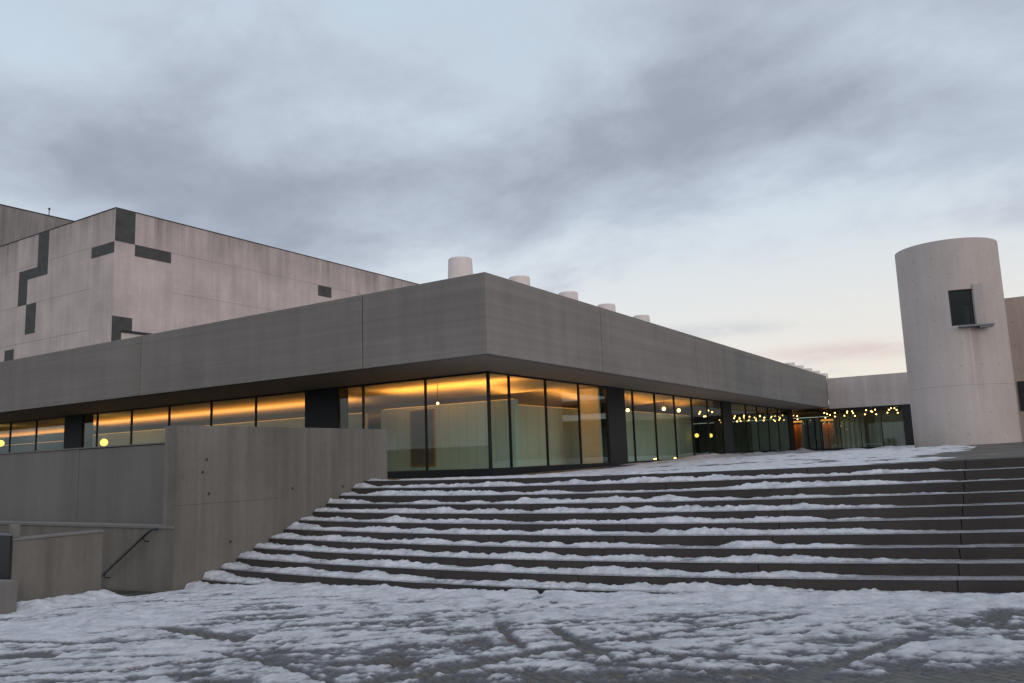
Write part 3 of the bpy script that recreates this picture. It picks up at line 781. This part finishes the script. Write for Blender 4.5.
# ------------------------------------------------------------------ snow
def snow_ground():
    xs = np.arange(-19.0, 5.0, .03)
    ys = np.concatenate([np.arange(3.2, 8, .022), np.arange(8, 13.6, .03)])
    X, Y = np.meshgrid(xs, ys)
    g = ground_z(X, Y)
    yb, _ = stair(12, np.clip(X, -15.35, 14))
    # streaks along the way people and a barrow went
    ca, sa = math.cos(.56), math.sin(.56)
    W = .9*(fbm(X*.35, Y*.35, 5, 2)-.5)+.020*(X+6)**2
    U = X*ca+Y*sa; V = -X*sa+Y*ca+W
    base = fbm(X*.55, Y*.55, 11, 4)
    streak = fbm(U*.5, V*5.0, 31, 4, .6)
    streak2 = fbm(X*1.0, Y*4.5, 61, 4, .6)
    lump = fbm(X*3.2, Y*3.2, 41, 4, .55)
    fine = fbm(X*9, Y*9, 51, 3)
    cover = .70 - .026*np.clip(X+7, -8, 7) + .10*sstep(9.0, 12.2, Y) - .10*sstep(-6, -1, X)*sstep(9.5, 6.0, Y)
    cover = cover - .10*sstep(1.5, .2, Y-(4.5+.36*(X+9.2)))*sstep(-7.5, -4.5, X)
    fine2 = fbm(X*20, Y*20, 56, 3, .6)
    d = cover-.5 + .75*(base-.5) + .60*(streak-.5) + .35*(streak2-.5) + .62*(lump-.5) + .42*(fine-.5) + .26*(fine2-.5)
    h = .05*(1-np.exp(-np.clip(d+.16, 0, 2)/.24)) - .02*(d < -.16)
    h += np.clip((d+.1)*5, .15, 1)*(.024*(lump-.5) + .022*(fine-.5) + .018*(fine2-.5) + .03*(streak-.5))
    # heap ploughed up against the first riser and the low wall
    near = np.exp(-((yb+.05-Y)/.35)**2)*(Y < yb+.3)
    h += near*(.00+.10*fbm(X*1.7, Y*1.7, 71, 3))*sstep(1.5, -1.5, X)
    heap = np.exp(-((X+15.7)/.5)**2)*sstep(7.4, 8.0, Y)*sstep(9.9, 9.3, Y)
    h += heap*(.02+.20*fbm(X*2.6, Y*2.6, 81, 3))
    # swept ground before the little stair and bare marks
    def strip(x0, y0, x1, y1, w, dep):
        dx, dy = x1-x0, y1-y0; L = math.hypot(dx, dy)
        s = ((X-x0)*dx+(Y-y0)*dy)/L; q = np.abs((X-x0)*dy-(Y-y0)*dx)/L
        wob = w*(.7+.6*fbm(X*2.5, Y*2.5, 91, 3))
        return dep*sstep(wob*1.6, wob*.5, q)*sstep(-.1, .1, s)*sstep(L+.1, L-.1, s)
    for a in ((-9.9,4.3,-8.45,5.17,.06,.09), (-8.45,5.17,-7.4,6.5,.05,.08), (-10.65,7.3,-8.5,6.95,.11,.09), (-10.9,5.1,-10.1,5.45,.12,.10),
              (-5.4,5.6,-4.4,7.8,.10,.08), (-2.0,6.9,-1.35,9.0,.09,.09), (-7.6,6.6,-5.2,9.3,.06,.05), (-4.4,7.8,-2.6,10.4,.07,.05), (-3.2,6.0,-.2,8.0,.16,.06), (-14,9.2,-10.5,10.6,.08,.05)):
        h = h - strip(*a)
    # curved wheel tracks and lines of boot prints
    for (ax, ay, r0, w, dep) in ((-3.0,-6.0,13.2,.055,.055),(-3.0,-6.0,13.75,.05,.05),(3.5,16.5,11.6,.06,.06),(3.5,16.5,12.2,.05,.05),(-14,20,14.3,.06,.05),(-9,-2,8.3,.05,.05)):
        q = np.abs(np.hypot(X-ax, Y-ay)-r0); wob = w*(.5+1.0*fbm(X*2.2, Y*2.2, 95, 3))
        h = h - dep*sstep(wob*1.6, wob*.4, q)*sstep(.30, .50, fbm(X*.6+r0, Y*.6, 96, 2))
    rr = random.Random(5)
    for (x0, y0, x1, y1) in ((-8.5,4.6,-6.2,11.2),(-2.2,6.6,-6.8,11.0),(-12.5,6.6,-13.6,10.8),(-4.4,6.2,-1.0,11.6),(-10.5,5.6,-4.5,9.5)):
        L = math.hypot(x1-x0, y1-y0); dx, dy = (x1-x0)/L, (y1-y0)/L
        for i in range(int(L/.36)):
            px, py = x0+dx*i*.36+rr.uniform(-.06,.06), y0+dy*i*.36+rr.uniform(-.06,.06); sd = .10 if i % 2 else -.10
            px -= dy*sd; py += dx*sd
            a_ = ((X-px)*dx+(Y-py)*dy)/.15; b_ = (-(X-px)*dy+(Y-py)*dx)/.06
            q = a_*a_+b_*b_
            h = h - rr.uniform(.02,.05)*np.exp(-q*q) + .012*np.exp(-(q-2.2)**2)
    bare = sstep(-15.15, -15.5, X)*sstep(9.5, 9.9, Y)
    h = h - .2*bare*sstep(.25,.5, .4+ .5*(lump-.2))
    h = np.maximum(h, -.02)
    thin = 1-sstep(.008, .046, h)
    cx = (X[:-1,:-1]+X[1:,1:])/2; cy = (Y[:-1,:-1]+Y[1:,1:])/2
    yb2, _ = stair(12, np.clip(cx, -15.35, 14))
    keep = (cy < yb2+.9) & ~((cx < -15.36) & (cy > 10.6)) & ~((cx < -16.2) & (cy > 7.8)) & (np.maximum.reduce([h[:-1,:-1], h[1:,1:], h[:-1,1:], h[1:,:-1]]) > -.012)
    tag(grid_obj('snow_cover', X, Y, g+h, M['snow'], keep=keep, thin=thin), 'trampled patchy snow lying on the dark pavers in the foreground', 'snow', kind='stuff')
snow_ground()
def snow_steps():
    XX = []; 
    xs = np.arange(XL+.003, 6.0, .022); nv = 15
    allT = []; allV = []; allF = []; base = 0
    for k in range(2, 14):
        yf, zf = stair(k, xs); yb, zb = stair(k-1, xs)
        v = np.linspace(0, 1, nv)[:, None]
        X = np.repeat(xs[None, :], nv, 0); Y = yf + (yb+.03-yf)*v; Z = np.repeat(zf[None, :], nv, 0)
        s = X + k*17.3
        lump = fbm(s*1.05, Y*1.4, 100+k, 4, .55); lump2 = fbm(s*4.2, Y*4., 130+k, 3, .55); fine = fbm(s*13, Y*13, 150+k, 2)
        edge = (.0+.07*fbm(s*1.6, 0*Y, 170+k, 4))                       # ragged front line behind the nosing
        rk = random.Random(k*7+1).uniform(-.9, .7)
        amp = sstep(-.2+rk, -3.6+rk, X+2.4*(lump-.5))*1.0 - .10 + .12*sstep(-.4+rk, -2.2+rk, X)
        d = v-edge
        prof = np.minimum(sstep(0, .22, d), 1)*(1+.35*v)
        back = 1-.55*sstep(.82, 1.0, v)*fbm(s*2.2, 0*Y, 190+k, 3)
        A = .030+.075*np.clip(lump-.30, 0, 1)*1.5+.070*(lump2-.5)+.036*(fine-.5)
        gap = sstep(.40, .26, fbm(s*.75, 0*Y+3.3, 210+k, 3))            # trodden places
        h = A*prof*back*amp*(1-.5*gap) - .012*(d < 0) - .02*np.clip(-amp, 0, 1) - .004
        skylit_film = .007*sstep(.06, .2, v-.35*edge)*(fbm(s*2.5, Y*9, 230+k, 3)-.30)*3  # pale layer puts the sky light on bare treads into the colour
        h = np.maximum(h, skylit_film)
        leftpile = sstep(.7, 0., X-XL); h += leftpile*(.02+.03*lump)*prof
        V = np.stack([X, Y, Z+h], -1).reshape(-1, 3)
        allT.append((1-sstep(.004, .030, h)).reshape(-1)*.5)
        i = np.arange(V.shape[0]).reshape(nv, len(xs))
        F = np.stack([i[:-1,:-1], i[:-1,1:], i[1:,1:], i[1:,:-1]], -1)
        ok = (h[:-1,:-1] > -.012) | (h[1:,1:] > -.012)
        allV.append(V); allF.append(F[ok]+base); base += len(V)
    V = np.concatenate(allV); F = np.concatenate(allF)
    me = bpy.data.meshes.new('snow_drift'); me.from_pydata(V.tolist(), [], F.tolist()); me.update()
    at = me.attributes.new('thin', 'FLOAT', 'POINT'); at.data.foreach_set('value', np.concatenate(allT).astype(np.float32))
    me.polygons.foreach_set('use_smooth', np.ones(len(me.polygons), dtype=bool)); me.materials.append(M['snow'])
    o = bpy.data.objects.new('snow_drift', me); COL.objects.link(o)
    tag(o, 'uneven ribbons of snow along the treads of the steps, with a pale film standing in for sky light on bare treads', 'snow', kind='stuff')
snow_steps()
def snow_plaza():
    xs = np.arange(XL+.01, 2.5, .05)
    S = np.concatenate([np.arange(0, 6, .05), np.arange(6, 47, .22)])
    X, S2 = np.meshgrid(xs, S)
    ye, _ = stair(1, X); Y = ye+S2+.0
    Z = np.where(S2 < .5, stair(1, X)[1], plaza_z(X, Y)+.004)
    lump = fbm(X*1.1, Y*.8, 301, 4, .55); l2 = fbm(X*3.5, Y*2, 311, 3)
    A = .10*(lump-.30)+.05*(l2-.5)
    A *= sstep(-.9, -3.4, X + .6*(lump-.5)) ; A -= .03*sstep(-3., -.8, X)
    edge = .02+.16*fbm(X*1.6, 0*Y, 331, 4)
    A = np.where(S2 < edge, -.012, A*sstep(0, .25, S2-edge)+.0)
    bank = np.exp(-((X-GX-.55)/.5)**2)*sstep(33, 44, Y)*(.02+.26*fbm(X*1.3, Y*.55, 341, 3))
    bankw = np.exp(-((Y-(YW-.7))/.7)**2)*(.05+.25*fbm(X*.9, Y, 351, 3))*sstep(-6.0, -8, X)
    # bare strip close to the pavilion corner
    A = A - .1*sstep(2.2, 1.0, np.minimum(np.abs(X-GX), 9)+0*Y)*sstep(33, 29, Y)*sstep(18.2, 19.2, Y)
    d = np.hypot(X+2.42, Y-37.15)
    A = A - .12*sstep(3.0, 2.2, d)
    keep = ((A+bank+bankw)[:-1,:-1] > -.012)
    cy = Y[:-1,:-1]; keep &= (cy < YW-.02) & ~((X[:-1,:-1] < GX+.1) & (cy > GY-.1))
    tag(grid_obj('plaza_snow', X, Y, Z+A+bank+bankw, M['snow'], keep=keep), 'wind blown snow lying on the plaza in front of the glass', 'snow', kind='stuff')
snow_plaza()
